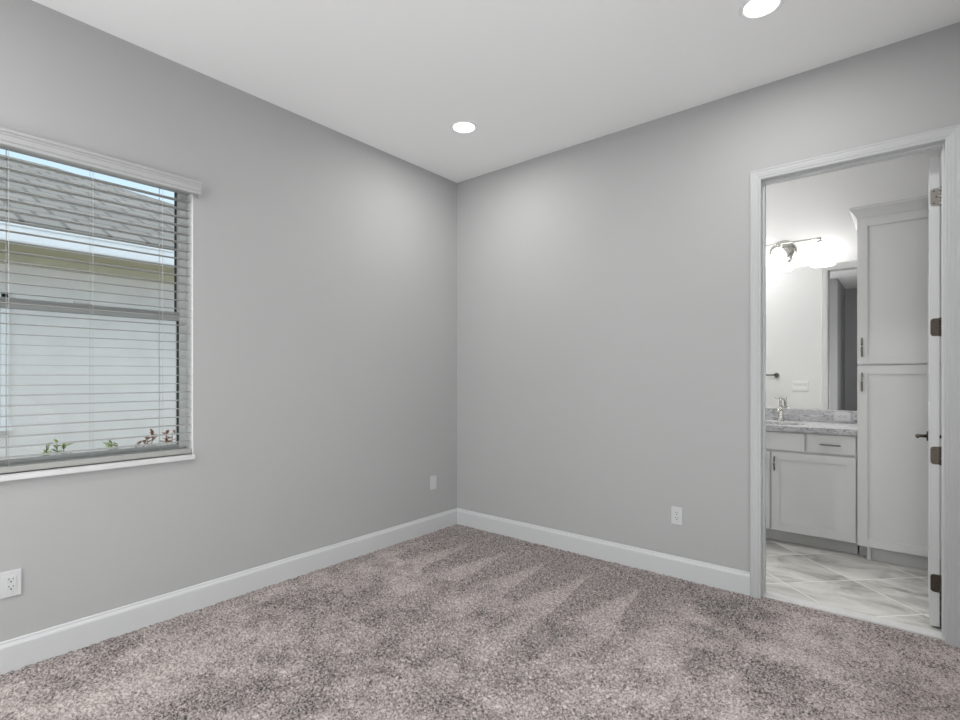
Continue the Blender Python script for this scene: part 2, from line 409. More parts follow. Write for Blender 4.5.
# carpet: real tufted relief
def carpet():
    step = 0.005; x0, x1, y0, y1 = 0.0, XR, -3.6, 0.0
    nx = int(round((x1 - x0) / step)) + 1; ny = int(round((y1 - y0) / step)) + 1
    xs = np.linspace(x0, x1, nx); ys = np.linspace(y0, y1, ny)
    X, Y = np.meshgrid(xs, ys)

    def blur(a, k):
        for _ in range(k):
            a = (np.roll(a, 1, 0) + a + np.roll(a, -1, 0)) / 3; a = (np.roll(a, 1, 1) + a + np.roll(a, -1, 1)) / 3
        return a

    def cells(size):   # smooth value noise
        gx = int((x1 - x0) / size) + 3; gy = int((y1 - y0) / size) + 3
        g = RNG.random((gy, gx)); fx = (X - x0) / size; fy = (Y - y0) / size
        ix = fx.astype(int); iy = fy.astype(int); fx = fx - ix; fy = fy - iy
        fx = fx * fx * (3 - 2 * fx); fy = fy * fy * (3 - 2 * fy)
        return (g[iy, ix] * (1 - fx) + g[iy, ix + 1] * fx) * (1 - fy) + (g[iy + 1, ix] * (1 - fx) + g[iy + 1, ix + 1] * fx) * fy
    tuft = blur(RNG.random((ny, nx)), 1); tuft = (tuft - tuft.mean()) / tuft.std()
    calm = 0.25 + 0.75 * np.clip(np.minimum(X, -Y) / 0.03, 0, 1)
    Z = np.clip(tuft, -2.2, 2.2) * 0.0036 * calm + (cells(0.09) - 0.5) * 0.004 - 0.004
    Xj = X + (RNG.random((ny, nx)) - 0.5) * 0.003; Yj = Y + (RNG.random((ny, nx)) - 0.5) * 0.003
    Xj[:, 0] = x0; Xj[:, -1] = x1; Yj[0] = y0; Yj[-1] = y1
    # direction the pile was left lying by the vacuum cleaner: strokes run out from the doorway wall
    patch = cells(0.30) * 0.35 + cells(0.14) * 0.35 + cells(0.06) * 0.3
    lay = np.clip((patch - 0.5) * 2.2 + 0.5, 0, 1)
    xe = X + 0.13 * (Y + 0.25)
    ph = (xe - 0.108) / 0.345; fr = 1 - (ph - np.floor(ph))   # 0 at the sharp edge, growing toward smaller x
    fr = np.where(fr >= 1, 0, fr)
    depth = -Y
    jag = (cells(0.05) - 0.5) * 0.05
    width = np.clip((depth - 0.24) / 0.75, 0, 1) * 0.75 + 0.02
    wedge = np.clip((width - fr) / 0.18, 0, 1) * (fr > 0.01)
    reach = 0.95 + 0.10 * np.sin(np.floor(ph) * 2.3)
    zone = np.clip((reach - depth + jag) / 0.04, 0, 1) * np.clip((2.3 - X) / 0.4, 0, 1) * np.clip(X / 0.3, 0, 1)
    lay = lay * (1 - zone) + zone * (0.22 + 0.55 * wedge + 0.25 * (patch - 0.5))
    # a second, softer run of strokes beyond the first
    xe2 = X + 0.10 * Y + 0.15; ph2 = xe2 / 0.40; fr2 = 1 - (ph2 - np.floor(ph2))
    z2 = np.clip((2.3 - X) / 0.4, 0, 1) * np.clip((1.75 - depth + jag * 2) / 0.15, 0, 1) * (1 - zone) * np.clip((X - 0.5) / 0.4, 0, 1)
    lay = lay * (1 - 0.3 * z2) + 0.3 * z2 * np.clip(0.75 - fr2, 0, 1)
    edge = np.clip(np.minimum(X, -Y) / 0.16, 0, 1)                # pile near the walls is left untouched
    lay = lay * edge + 0.22 * (1 - edge)
    me = bpy.data.meshes.new('floor')
    co = np.stack([Xj, Yj, Z], -1).reshape(-1, 3).astype(np.float32)
    n0 = len(co)
    extra = np.array([(0, -5.7, -0.004), (XR, -5.7, -0.004), (XR, y0 + 0.02, -0.008), (0, y0 + 0.02, -0.008),
                      (DX0 - .01, -0.05, -0.009), (DX1 + .01, -0.05, -0.009), (DX1 + .01, 0.03, -0.003), (DX0 - .01, 0.03, -0.003),
                      (0, y0, -0.019), (XR, y0, -0.019), (XR, y1, -0.019), (0, y1, -0.019)], np.float32)
    co = np.concatenate([co, extra])
    i = np.arange(ny - 1)[:, None] * nx + np.arange(nx - 1)[None, :]
    q = np.stack([i, i + 1, i + 1 + nx, i + nx], -1).reshape(-1, 4)
    q = np.concatenate([q, [[n0, n0 + 1, n0 + 2, n0 + 3], [n0 + 4, n0 + 5, n0 + 6, n0 + 7], [n0 + 8, n0 + 9, n0 + 10, n0 + 11]]]).astype(np.int32)
    me.vertices.add(len(co)); me.vertices.foreach_set('co', co.ravel())
    me.loops.add(q.size); me.loops.foreach_set('vertex_index', q.ravel())
    me.polygons.add(len(q)); me.polygons.foreach_set('loop_start', np.arange(0, q.size, 4, dtype=np.int32))
    me.update(calc_edges=True)
    a = me.attributes.new('pile_lay', 'FLOAT', 'POINT')
    a.data.foreach_set('value', np.concatenate([lay.ravel(), np.full(len(extra), 0.4)]).astype(np.float32))
    me.materials.append(M_carpet)
    o = bpy.data.objects.new('floor', me); S.collection.objects.link(o)
    tag(o, 'mottled grey-brown cut pile carpet with vacuum strokes', 'floor', None, 'structure')


carpet()


# baseboards: moulded profile (depth, z)
BPROF = [(0, -0.02), (0.015, -0.02), (0.015, 0.108), (0.013, 0.116), (0.008, 0.124), (0.0075, 0.131), (0.003, 0.135), (0, 0.135)]
w = MB(); w.prism(BPROF, 1, -5.58, -0.0); struct('baseboard_left', w, M_trim, 'white baseboard along the window wall', 'baseboard')
w = MB(); w.prism([(-d, z) for d, z in BPROF], 0, 0.0, 2.386); struct('baseboard_back', w, M_trim, 'white baseboard from the corner to the doorway casing', 'baseboard')
w = MB(); w.prism([(XR - d, z) for d, z in BPROF], 1, -5.58, 0); struct('baseboard_right', w, M_trim, 'white baseboard beside the doorway, outside the photo', 'baseboard')


def casing(face_y, s):
    """mitred three-sided door casing on wall face y, growing along s"""
    prof = [(0, 0), (0, 0.008), (0.006, 0.011), (0.012, 0.011), (0.016, 0.0145), (0.026, 0.0155), (0.029, 0.017), (0.044, 0.018), (0.047, 0.0205), (0.053, 0.021), (0.057, 0.018), (0.057, 0)]
    m = MB(); rows = []
    for wd, d in prof:
        y = face_y + s * d
        rows.append([m.bm.verts.new(p) for p in ((DX0 - wd, y, -0.015), (DX0 - wd, y, DZ + wd), (DX1 + wd, y, DZ + wd), (DX1 + wd, y, -0.015))])
    n = len(rows)
    for k in range(n):
        A, B = rows[k], rows[(k + 1) % n]
        for j in range(3): m.bm.faces.new((A[j], A[j + 1], B[j + 1], B[j]))
    m.bm.faces.new([r[0] for r in rows]); m.bm.faces.new([r[3] for r in rows][::-1])
    return m


struct('trim_1', casing(0, -1), M_casing, 'white moulded casing around the bathroom doorway, bedroom side', 'door casing')
struct('trim_2', casing(TW, 1), M_bathtrim, 'white door casing on the bathroom side, seen in the mirror', 'door casing')
w = MB()   # jamb lining with stop
w.box((DX0 - 0.012, 0.0, -0.015), (DX0, TW, DZ)); w.box((DX1, 0.0, -0.015), (DX1 + 0.012, TW, DZ)); w.box((DX0 - 0.012, 0, DZ), (DX1 + 0.012, TW, DZ + 0.012))
w.box((DX0, 0.038, -0.012), (DX0 + 0.011, 0.074, DZ), 0.002); w.box((DX1 - 0.011, 0.038, -0.012), (DX1, 0.074, DZ), 0.002); w.box((DX0 + 0.011, 0.038, DZ - 0.011), (DX1 - 0.011, 0.074, DZ), 0.002)
struct('trim_3', w, M_trim, 'white jamb lining with stop inside the doorway', 'door jamb')
w = MB(); w.box((DX0 + 0.001, 0.028, -0.014), (DX1 - 0.001, 0.112, 0.006), 0.003)
struct('trim_4', w, M_thresh, 'pale stone threshold strip between carpet and tile', 'threshold')

# ------------------------------------------------------------------ bathroom shell
w = MB(); w.box((BX0 - 0.1, TW - 0.02, -0.1), (BX1 + 0.1, BY + 0.1, 0.0)); w.box((DX0, 0.07, -0.1), (DX1, 0.10, -0.002))
struct('floor_bathroom', w, M_tile, 'grey marbled tile laid on the diagonal with pale grout', 'floor')
w = MB(); w.box((BX0 - 0.1, BY, -0.02), (BX1 + 0.1, BY + 0.1, H)); struct('wall_bathroom_back', w, M_bathwall, 'white bathroom wall behind mirror and vanity light', 'wall')
w = MB(); w.box((BX0 - 0.1, TW, -0.02), (BX0, BY, H)); struct('wall_bathroom_left', w, M_bathwall, 'white bathroom wall, outside the photo', 'wall')
w = MB(); w.box((BX1, TW, -0.02), (BX1 + 0.1, BY, H)); struct('wall_bathroom_right', w, M_bathwall, 'white bathroom wall behind the open door', 'wall')
w = MB()
for a, b in (((BX0, TW, -0.02), (DX0 - 0.012, TW + 0.004, H)), ((DX1 + 0.012, TW, -0.02), (BX1, TW + 0.004, H)), ((DX0 - 0.012, TW, DZ + 0.012), (DX1 + 0.012, TW + 0.004, H))): w.box(a, b)
struct('wall_bathroom_front', w, M_bathwall, 'white bathroom side of the doorway wall, seen in the mirror', 'wall')
w = MB(); w.box((BX0 - 0.1, TW, H), (BX1 + 0.1, BY + 0.1, H + 0.1)); struct('ceiling_bathroom', w, M_ceil, 'white bathroom ceiling', 'ceiling')

# ------------------------------------------------------------------ window
win = bpy.data.objects.new('window_1', None); S.collection.objects.link(win); win.location = (-0.1, (WY0 + WY1) / 2, WZ0)
tag(win, 'white vinyl single-hung window in the left wall', 'window', None, 'structure')
w = MB(); T = 0.010   # plastered return lining the opening
w.box((-0.155, WY1 - 0.002, WZ0), (-0.001, WY1 + 0.002, WZ1)); w.box((-0.155, WY0 - 0.002, WZ0), (-0.001, WY0 + 0.002, WZ1)); w.box((-0.086, WY0, WZ1 - 0.002), (-0.001, WY1, WZ1 + 0.001))
w.build('window_return', M_reveal, win)
w = MB(); F0, F1 = WY0 + 0.002, WY1 - 0.002
for a, b in ((F0, F0 + 0.036), (F1 - 0.036, F1)): w.box((-0.15, a, WZ0 + 0.014), (-0.0885, b, 2.519), 0.003)
w.box((-0.15, F0 + .036, WZ0 + 0.014), (-0.088, F1 - .036, WZ0 + 0.040), 0.003); w.box((-0.15, F0 + .036, 2.492), (-0.0885, F1 - .036, 2.519), 0.003)
w.build('window_frame', M_vinyl, win)


def sash(name, x0, x1, y0, y1, z0, z1, st, top, bot):
    m = MB()
    m.box((x0, y0, z0), (x1, y0 + st, z1), 0.003); m.box((x0, y1 - st, z0), (x1, y1, z1), 0.003)
    m.box((x0, y0 + st, z0), (x1, y1 - st, z0 + bot), 0.003); m.box((x0, y0 + st, z1 - top), (x1, y1 - st, z1), 0.003)
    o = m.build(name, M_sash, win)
    g = MB(); xm = (x0 + x1) / 2; e = 0.006
    g.box((xm - 0.008, y0 + st, z0 + bot), (xm + 0.008, y0 + st + e, z1 - top)); g.box((xm - 0.008, y1 - st - e, z0 + bot), (xm + 0.008, y1 - st, z1 - top))
    g.build('gasket', M_gasket, o)
    p = MB(); p.box((xm - 0.0025, y0 + st, z0 + bot), (xm + 0.0025, y1 - st, z1 - top)); p.build('pane', M_glass, o)


MR = 1.655
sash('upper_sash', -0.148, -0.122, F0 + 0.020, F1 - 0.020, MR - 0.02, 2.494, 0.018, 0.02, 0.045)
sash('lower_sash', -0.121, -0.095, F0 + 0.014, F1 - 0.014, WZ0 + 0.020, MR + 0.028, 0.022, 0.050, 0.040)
w = MB(); w.box((-0.121, -2.74, MR + 0.028), (-0.100, -2.66, MR + 0.040), 0.003); w.build('sash_lock', M_vinyl, win)
w = MB(); w.box((-0.09, WY0 + 0.003, WZ0 - 0.012), (0.0, WY1 - 0.003, WZ0 + 0.006), 0.002); w.box((0.0, WY0 - 0.01, WZ0 - 0.022), (0.018, WY1 + 0.006, WZ0 + 0.004), 0.004)
sl = w.build('window_sill', M_sill, win)

# blind: valance, slats, ladders, bottom rail, wand
bl = thing('window_blind', 'white horizontal slatted blind hanging open in the window', 'blind', (-0.03, (WY0 + WY1) / 2, WZ0 + 0.01))
w = MB()
VP = [(0.004, 2.352), (0.034, 2.352), (0.036, 2.356), (0.036, 2.366), (0.040, 2.370), (0.040, 2.392), (0.044, 2.398), (0.044, 2.402), (0.050, 2.408), (0.052, 2.414), (0.052, 2.420), (0.004, 2.420)]
VP = [(x, z - 0.010) for x, z in VP]
w.prism(VP, 1, WY0 - 0.030, WY1 + 0.028)
w.box((0.002, WY1 + 0.020, 2.330), (0.020, WY1 + 0.0275, 2.405)); w.box((0.002, WY0 - 0.0295, 2.330), (0.020, WY0 - 0.022, 2.405))
w.build('valance', M_valance, bl)
w = MB(); w.box((-0.056, WY0 + 0.008, 2.392), (-0.004, WY1 - 0.008, 2.4235), 0.002); w.build('head_rail', M_blind, bl)
w = MB(); SY0, SY1 = WY0 + 0.006, WY1 - 0.007; PITCH = 0.0466; zs = [0.950 + PITCH * k for k in range(31)]
for k, z in enumerate(zs):
    tl = math.radians(random.uniform(-1.2, 1.2) + 2.0)
    pr = []
    for t, up in ((-1, 1), (-0.5, 1), (0, 1), (0.5, 1), (1, 1), (1, -1), (0.5, -1), (0, -1), (-0.5, -1), (-1, -1)):
        lx = 0.0245 * t; lz = 0.0020 * (1 - t * t) + 0.0010 * up
        pr.append((-0.030 + lx * math.cos(tl) + lz * math.sin(tl), z + lz * math.cos(tl) - lx * math.sin(tl)))
    w.prism(pr, 1, SY0, SY1)
w.build('slat_panel', M_blind, bl)
w = MB(); w.box((-0.057, SY0, 0.884), (-0.003, SY1, 0.910), 0.004); rail = w.build('bottom_rail', M_blind, bl)
for y in (-2.375, -2.686, -2.998):
    w = MB()
    for x in (-0.0555, -0.0045): w.tube([(x, y, 0.905), (x, y, 1.6), (x, y, 2.393)], 0.0009, 6)
    w.tube([(-0.0300, y - 0.006, 0.905), (-0.0300, y - 0.006, 2.393)], 0.0008, 6)
    for z in zs: w.tube([(-0.0555, y, z - 0.0025), (-0.0045, y, z - 0.0035)], 0.0006, 4)
    w.build('ladder_cord', M_cord, bl)

# ------------------------------------------------------------------ door leaf, opened into the bathroom
door = bpy.data.objects.new('door_1', None); S.collection.objects.link(door)
door.location = (3.2445, 0.1405, 0.0); door.rotation_euler = (0, 0, math.radians(-1.0))
tag(door, 'white panelled bathroom door swung open, seen edge-on', 'door', None, 'structure')
DM = world_of(door)
DWd, DTh, DZ0, DZ1 = 0.762, 0.040, 0.016, 2.466


def dl(m):   # door-local geometry (hinge edge at y=0.004, thickness toward -x)
    return m


def build_local(mb, name, m, parent, P):
    bmesh.ops.transform(mb.bm, matrix=P, verts=mb.bm.verts)
    return mb.build(name, m, parent)


w = MB(); xa, xb = -0.004 - DTh, -0.004
st = 0.115; y0, y1 = 0.004, 0.004 + DWd
w.box((xa, y0, DZ0), (xb, y0 + st, DZ1), 0.0015); w.box((xa, y1 - st, DZ0), (xb, y1, DZ1), 0.0015)
for a, b in ((DZ0, 0.24), (1.02, 1.16), (DZ1 - 0.13, DZ1)): w.box((xa, y0 + st, a), (xb, y1 - st, b), 0.0015)
for a, b in ((0.24, 1.02), (1.16, DZ1 - 0.13)):
    w.box((xa + 0.011, y0 + st, a), (xb - 0.011, y1 - st, b)); w.box((xa + 0.004, y0 + st + 0.045, a + 0.045), (xb - 0.004, y1 - st - 0.045, b - 0.045), 0.006)
build_local(w, 'door_panel', M_door, door, DM)
for hz, m in ((2.250, M_nickel), (1.573, M_bronze), (0.905, M_bronze), (0.240, M_bronze)):  # one metal throughout; the top hinge's reflection is put into a lighter colour
    w = MB(); hh = 0.046
    # leaf with rounded corners on the hinge edge
    pl = []
    for cx, cz, a0 in ((xa + 0.004 + 0.014, hz + hh - 0.014, 90), (xa + 0.004 + 0.014, hz - hh + 0.014, 180)):
        for j in range(5):
            a = math.radians(a0 + 22.5 * j); pl.append((cx + 0.014 * math.cos(a), cz + 0.014 * math.sin(a)))
    pl += [(0.000, hz - hh), (0.000, hz + hh)]
    w.prism(pl, 1, 0.0018, 0.0042)
    for j in range(5):
        z0 = hz - hh + j * (2 * hh / 5); w.cyl((0.000, 0.0, z0 + 0.0006), (0.000, 0.0, z0 + 2 * hh / 5 - 0.0006), 0.0052, n=16)
    w.lathe([(0, 0.004), (0.003, 0.003), (0.005, 0)], (0, 0, hz + hh)); w.lathe([(0, -0.004), (0.003, -0.003), (0.005, 0)], (0, 0, hz - hh))
    h = build_local(w, 'hinge', m, door, DM)
    w = MB()
    for sx_, sz_ in ((-0.026, 0.031), (-0.017, 0.0), (-0.026, -0.031)):
        w.cyl((sx_, 0.0042, hz + sz_), (sx_, 0.0010, hz + sz_), 0.0036, n=12)
    build_local(w, 'screw', M_screw, h, DM)
LZ, LY = 0.942, y1 - 0.065
for s, xf in ((-1, xa), (1, xb)):
    w = MB()
    w.cyl((xf, LY, LZ), (xf + s * 0.008, LY, LZ), 0.031, n=32, bev=0.002)
    w.cyl((xf + s * 0.008, LY, LZ), (xf + s * 0.048, LY, LZ), 0.0105, 0.009, n=20)
    w.tube([(xf + s * 0.046, LY + 0.010, LZ), (xf + s * 0.052, LY - 0.002, LZ), (xf + s * 0.053, LY - 0.03, LZ), (xf + s * 0.051, LY - 0.07, LZ), (xf + s * 0.049, LY - 0.105, LZ)], [0.010, 0.0105, 0.009, 0.0085, 0.0075], 14)
    build_local(w, 'lever_handle', M_bronze, door, DM)

# ------------------------------------------------------------------ bathroom fittings
VY = 1.205          # vanity carcass front
VX0, VX1 = 1.40, 2.832
FRONT = 0.020       # door thickness


def shaker(m, x0, x1, z0, z1, y, fr=0.058, th=FRONT, rec=0.008):
    """shaker front whose back lies on plane y, facing -y"""
    m.box((x0, y - th, z0), (x0 + fr, y, z1), 0.0012); m.box((x1 - fr, y - th, z0), (x1, y, z1), 0.0012)
    m.box((x0 + fr, y - th, z0), (x1 - fr, y, z0 + fr), 0.0012); m.box((x0 + fr, y - th, z1 - fr), (x1 - fr, y, z1), 0.0012)
    m.box((x0 + fr, y - th + rec, z0 + fr), (x1 - fr, y - 0.002, z1 - fr)); return m


def bar_pull(p, q, y):
    """slim curved bar pull standing off plane y; p,q = (x,z) ends"""
    m = MB(); (xa_, za_), (xb_, zb_) = p, q; pts = []
    for k in range(9):
        t = k / 8; b_ = 0.026 + 0.004 * math.sin(PI * t); pts.append((xa_ + (xb_ - xa_) * t, y - b_, za_ + (zb_ - za_) * t))
    m.tube(pts, [0.0045 + 0.0025 * math.sin(PI * k / 8) for k in range(9)], 10)
    for t in (0.12, 0.88):
        x, z = xa_ + (xb_ - xa_) * t, za_ + (zb_ - za_) * t
        m.cyl((x, y, z), (x, y - 0.028, z), 0.0055, 0.0042, n=12)
    return m


van = thing('vanity_cabinet', 'low white shaker vanity cabinet under the granite counter', 'cabinet', (2.1, 1.48, 0))
w = MB(); w.box((VX0, VY, 0.10), (VX0 + 0.018, BY - 0.002, 0.886)); w.box((VX1 - 0.020, VY, 0.10), (VX1 - 0.002, BY - 0.002, 0.886)); w.box((VX0 + 0.018, VY, 0.10), (VX1 - 0.020, BY - 0.002, 0.118))
w.box((VX0 + 0.018, BY - 0.012, 0.118), (VX1 - 0.020, BY - 0.002, 0.886)); w.box((VX0 + 0.018, VY, 0.118), (VX1 - 0.020, VY + 0.019, 0.886))
w.build('carcass', M_cab, van)
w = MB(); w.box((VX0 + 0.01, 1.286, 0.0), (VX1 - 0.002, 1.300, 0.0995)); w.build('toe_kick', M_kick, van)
for x0, x1, hx in ((1.735, 2.272, 2.235), (2.284, 2.826, 2.307), (1.42, 1.723, 1.46)):
    w = MB(); shaker(w, x0, x1, 0.106, 0.722, VY); d = w.build('door', M_cab, van)
    bar_pull((hx, 0.690), (hx, 0.575), VY - FRONT).build('handle', M_pull, d)
w = MB(); w.box((1.735, VY - FRONT, 0.740), (2.507, VY, 0.880), 0.002); w.build('false_front', M_cab, van)
w = MB(); w.box((2.523, VY - FRONT, 0.740), (2.826, VY, 0.880), 0.002); d = w.build('drawer', M_cab, van)
bar_pull((2.607, 0.806), (2.737, 0.806), VY - FRONT).build('handle', M_pull, d)

# counter with an oval cut-out
CX, CY, RX, RY = 2.27, 1.41, 0.215, 0.150
cx0, cx1, cy0, cy1, cz0, cz1 = VX0 - 0.01, VX1, 1.165, BY - 0.001, 0.888, 0.929
ctr = thing('vanity_countertop', 'speckled grey granite counter slab on the vanity', 'countertop', (2.1, 1.46, cz0))
w = MB(); N = 64; outer, inner = [], []
angs = sorted([2 * PI * k / N for k in range(N)] + [math.atan2(y - CY, x - CX) % (2 * PI) for x in (cx0, cx1) for y in (cy0, cy1)])
for a in angs:
    c, s = math.cos(a), math.sin(a)
    t = min((cx1 - CX) / c if c > 1e-9 else 1e9, (cx0 - CX) / c if c < -1e-9 else 1e9, (cy1 - CY) / s if s > 1e-9 else 1e9, (cy0 - CY) / s if s < -1e-9 else 1e9)
    outer.append((CX + t * c, CY + t * s)); r = 1 / math.sqrt((c / RX) ** 2 + (s / RY) ** 2); inner.append((CX + r * c, CY + r * s))
n = len(angs)
V = [[w.bm.verts.new((*p, z)) for p in ring] for ring, z in ((outer, cz0), (outer, cz1), (inner, cz1), (inner, cz0))]
for A, B in ((V[0], V[1]), (V[1], V[2]), (V[2], V[3]), (V[3], V[0])):
    for k in range(n): w.bm.faces.new((A[k], A[(k + 1) % n], B[(k + 1) % n], B[k]))
w.build('slab', M_granite, ctr)
w = MB(); w.box((cx0, BY - 0.021, cz1 + 0.0005), (cx1, BY - 0.001, 1.031), 0.0015); w.build('backsplash', M_granite, ctr)
w = MB(); w.lathe([(1.02, 0.0), (1.0, -0.004), (0.96, -0.06), (0.82, -0.115), (0.5, -0.14), (0.08, -0.146), (0.0, -0.146)], (CX, CY, cz0), 64, sx=RX, sy=RY)
bs = w.build('sink_basin', M_basin, ctr)
w = MB(); w.lathe([(0, 0.002), (0.018, 0.002), (0.021, 0.0), (0.021, -0.004)], (CX, CY, cz0 - 0.144)); w.build('drain', M_chrome, bs)

fa = thing('bathroom_faucet', 'brushed nickel single-handle faucet standing behind the sink', 'faucet', (2.272, 1.655, cz1 + 0.0006))
fx, fy, fz = 2.272, 1.655, cz1
w = MB(); w.lathe([(0.0, 0), (0.027, 0), (0.027, 0.004), (0.024, 0.008), (0.021, 0.03), (0.0205, 0.10), (0.022, 0.118), (0.019, 0.122), (0, 0.122)], (fx, fy, fz + 0.0006)); w.build('body', M_chrome, fa)
w = MB(); w.tube([(fx, fy - 0.010, fz + 0.100), (fx, fy - 0.05, fz + 0.108), (fx, fy - 0.09, fz + 0.106), (fx, fy - 0.115, fz + 0.095), (fx, fy - 0.122, fz + 0.078)], [0.013, 0.0125, 0.0115, 0.011, 0.0105], 16); w.build('spout', M_chrome, fa)
w = MB(); w.lathe([(0.0, 0.120), (0.014, 0.121), (0.0135, 0.175), (0.015, 0.186), (0.012, 0.192), (0, 0.193)], (fx, fy, fz)); w.tube([(fx + 0.010, fy, fz + 0.190), (fx - 0.02, fy - 0.008, fz + 0.195), (fx - 0.05, fy - 0.014, fz + 0.199)], [0.008, 0.006, 0.004], 10)
w.build('lever', M_chrome, fa)

# wall mirror
mi = thing('wall_mirror', 'large frameless mirror on the wall above the vanity', 'mirror', (2.1, BY, 1.034))
w = MB(); w.box((1.40, BY - 0.007, 1.034), (2.829, BY - 0.001, 2.262), 0.0008); w.build('mirror_glass', M_mirror, mi)

# vanity light
vl = thing('vanity_light', 'nickel bar light with white bell shades above the mirror', 'light fixture', (2.30, BY, 2.39))
w = MB(); R90 = Matrix.Rotation(PI / 2, 4, 'X')
w.lathe([(0, 0.026), (0.05, 0.026), (0.085, 0.020), (0.105, 0.008), (0.108, 0.0), (0, 0)], (2.27, BY - 0.001, 2.405), 48, M=R90); w.build('backplate', M_chrome, vl)
w = MB(); BYL = BY - 0.105
w.tube([(2.27, BY - 0.02, 2.42), (2.27, BY - 0.07, 2.445), (2.27, BYL, 2.463)], 0.009, 12)
w.tube([(1.935 + 0.63 * k / 12, BYL, 2.464) for k in range(13)], 0.0065, 12)
w.build('bar', M_chrome, vl)
for sx_ in (1.945, 2.25, 2.555):
    w = MB(); w.cyl((sx_, BYL, 2.462), (sx_, BYL, 2.437), 0.007, n=14); w.lathe([(0, 0.012), (0.020, 0.010), (0.024, 0.0), (0.024, -0.006), (0, -0.006)], (sx_, BYL, 2.430), 28)
    so = w.build('socket', M_chrome, vl)
    w = MB(); w.lathe([(0.024, 0.0), (0.036, -0.006), (0.047, -0.03), (0.058, -0.08), (0.070, -0.125), (0.088, -0.155), (0.085, -0.156), (0.067, -0.124), (0.055, -0.08), (0.044, -0.031), (0.033, -0.009), (0.022, -0.003)], (sx_, BYL, 2.424), 40, closed=True)
    w.build('shade', M_shade, vl)
    d = bpy.data.lights.new('vanity_bulb', 'POINT'); d.energy = VANITY_POWER; d.shadow_soft_size = 0.03; d.color = (1.0, 0.97, 0.93)
    o = bpy.data.objects.new('vanity_bulb', d); S.collection.objects.link(o); o.location = (sx_, BYL, 2.32)

# tall linen cabinet
TX0, TX1, TY = 2.840, 3.300, 1.150
tc_ = thing('linen_cabinet', 'tall white two-door linen cabinet beside the vanity', 'cabinet', ((TX0 + TX1) / 2, 1.45, 0))
w = MB(); w.box((TX0 + 0.001, TY, 0.102), (TX1, BY - 0.002, 2.480)); w.build('carcass', M_cab, tc_)
w = MB(); w.box((TX0 + 0.052, TY + 0.055, 0.0), (TX1, BY - 0.01, 0.1015)); w.box((TX0 + 0.001, 1.286, 0.0), (TX0 + 0.053, 1.300, 0.1015)); w.build('toe_kick', M_kick, tc_)
w = MB(); w.box((TX0 + 0.050, TY + 0.035, 0.0), (TX0 + 0.072, TY + 0.056, 0.1015), 0.001); w.build('foot_post', M_cab, tc_)
for z0, z1, hz0, hz1 in ((1.404, 2.440, 1.455, 1.590), (0.108, 1.392, 1.345, 1.210)):
    w = MB(); shaker(w, TX0 - 0.003, TX1 - 0.004, z0, z1, TY, 0.060); d = w.build('door', M_cab, tc_)
    bar_pull((TX0 + 0.024, hz0), (TX0 + 0.024, hz1), TY - FRONT).build('handle', M_pull, d)
# crown moulding, mitred round front and left return
w = MB(); prof = [(0.0, 2.444), (0.006, 2.444), (0.010, 2.456), (0.024, 2.478), (0.040, 2.500), (0.046, 2.506), (0.046, 2.524), (0.0, 2.524)]
rows = [[w.bm.verts.new(p) for p in ((TX0 - d, BY - 0.003, z), (TX0 - d, TY - d, z), (TX1, TY - d, z))] for d, z in prof]
for k in range(len(rows)):
    A, B = rows[k], rows[(k + 1) % len(rows)]
    for j in range(2): w.bm.faces.new((A[j], A[j + 1], B[j + 1], B[j]))
w.bm.faces.new([r[0] for r in rows]); w.bm.faces.new([r[2] for r in rows][::-1]); w.build('crown', M_cab, tc_)


# ------------------------------------------------------------------ outlets and switches (built facing -y, then turned)
def duplex(name, label, loc, rz, cat='outlet', horizontal=False):
    t = thing(name, label, cat, (0, 0, 0))
    w = MB(); w.box((-0.036, -0.006, -0.0585), (0.036, 0.0, 0.0585), 0.0025)
    p = w.build('cover_plate', M_plate, t)
    w = MB()
    w.box((-0.0175, -0.0078, -0.034), (0.0175, -0.0058, 0.034), 0.0008)
    r = w.build('receptacle', M_plate, t)
    w = MB()
    for zc in (0.0165, -0.0165):
        w.box((-0.0085, -0.0083, zc + 0.001), (-0.0060, -0.0075, zc + 0.009)); w.box((0.0060, -0.0083, zc + 0.001), (0.0085, -0.0075, zc + 0.008))
        w.cyl((0, -0.0083, zc - 0.007), (0, -0.0075, zc - 0.007), 0.0032, n=14)
    w.build('slots', M_slot, r)
    for zc in (0.0475, -0.0475):
        w = MB(); w.lathe([(0, 0.0012), (0.0022, 0.001), (0.0030, 0.0)], (0, -0.0058, zc), 14, M=R90); w.build('screw', M_plate, t)
    t.location = loc; t.rotation_euler = (0, PI / 2 if horizontal else 0, rz)
    return t


duplex('wall_outlet', 'white duplex outlet on the left wall below the window', (0.0005, -2.992, 0.3865), PI / 2)
duplex('wall_outlet', 'white duplex outlet on the wall left of the doorway', (1.946, -0.0005, 0.402), 0)
duplex('wall_outlet', 'white duplex outlet mounted sideways on the granite backsplash', (2.703, BY - 0.0215, 0.984), 0, horizontal=True)
# plain jack plate near the corner
t = thing('wall_jack', 'small white jack plate on the left wall near the room corner', 'wall plate', (0, 0, 0))
w = MB(); w.box((-0.036, -0.006, -0.0585), (0.036, 0, 0.0585), 0.0025); w.build('cover_plate', M_plate, t)
w = MB(); w.box((-0.0165, -0.0078, -0.033), (0.0165, -0.0058, 0.033), 0.0008); w.build('insert', M_plate, t)
w = MB(); w.cyl((0, -0.012, 0), (0, -0.0075, 0), 0.0045, n=16); w.build('jack', M_plate, t)
t.location = (0.0005, -0.303, 0.412); t.rotation_euler = (0, 0, PI / 2)
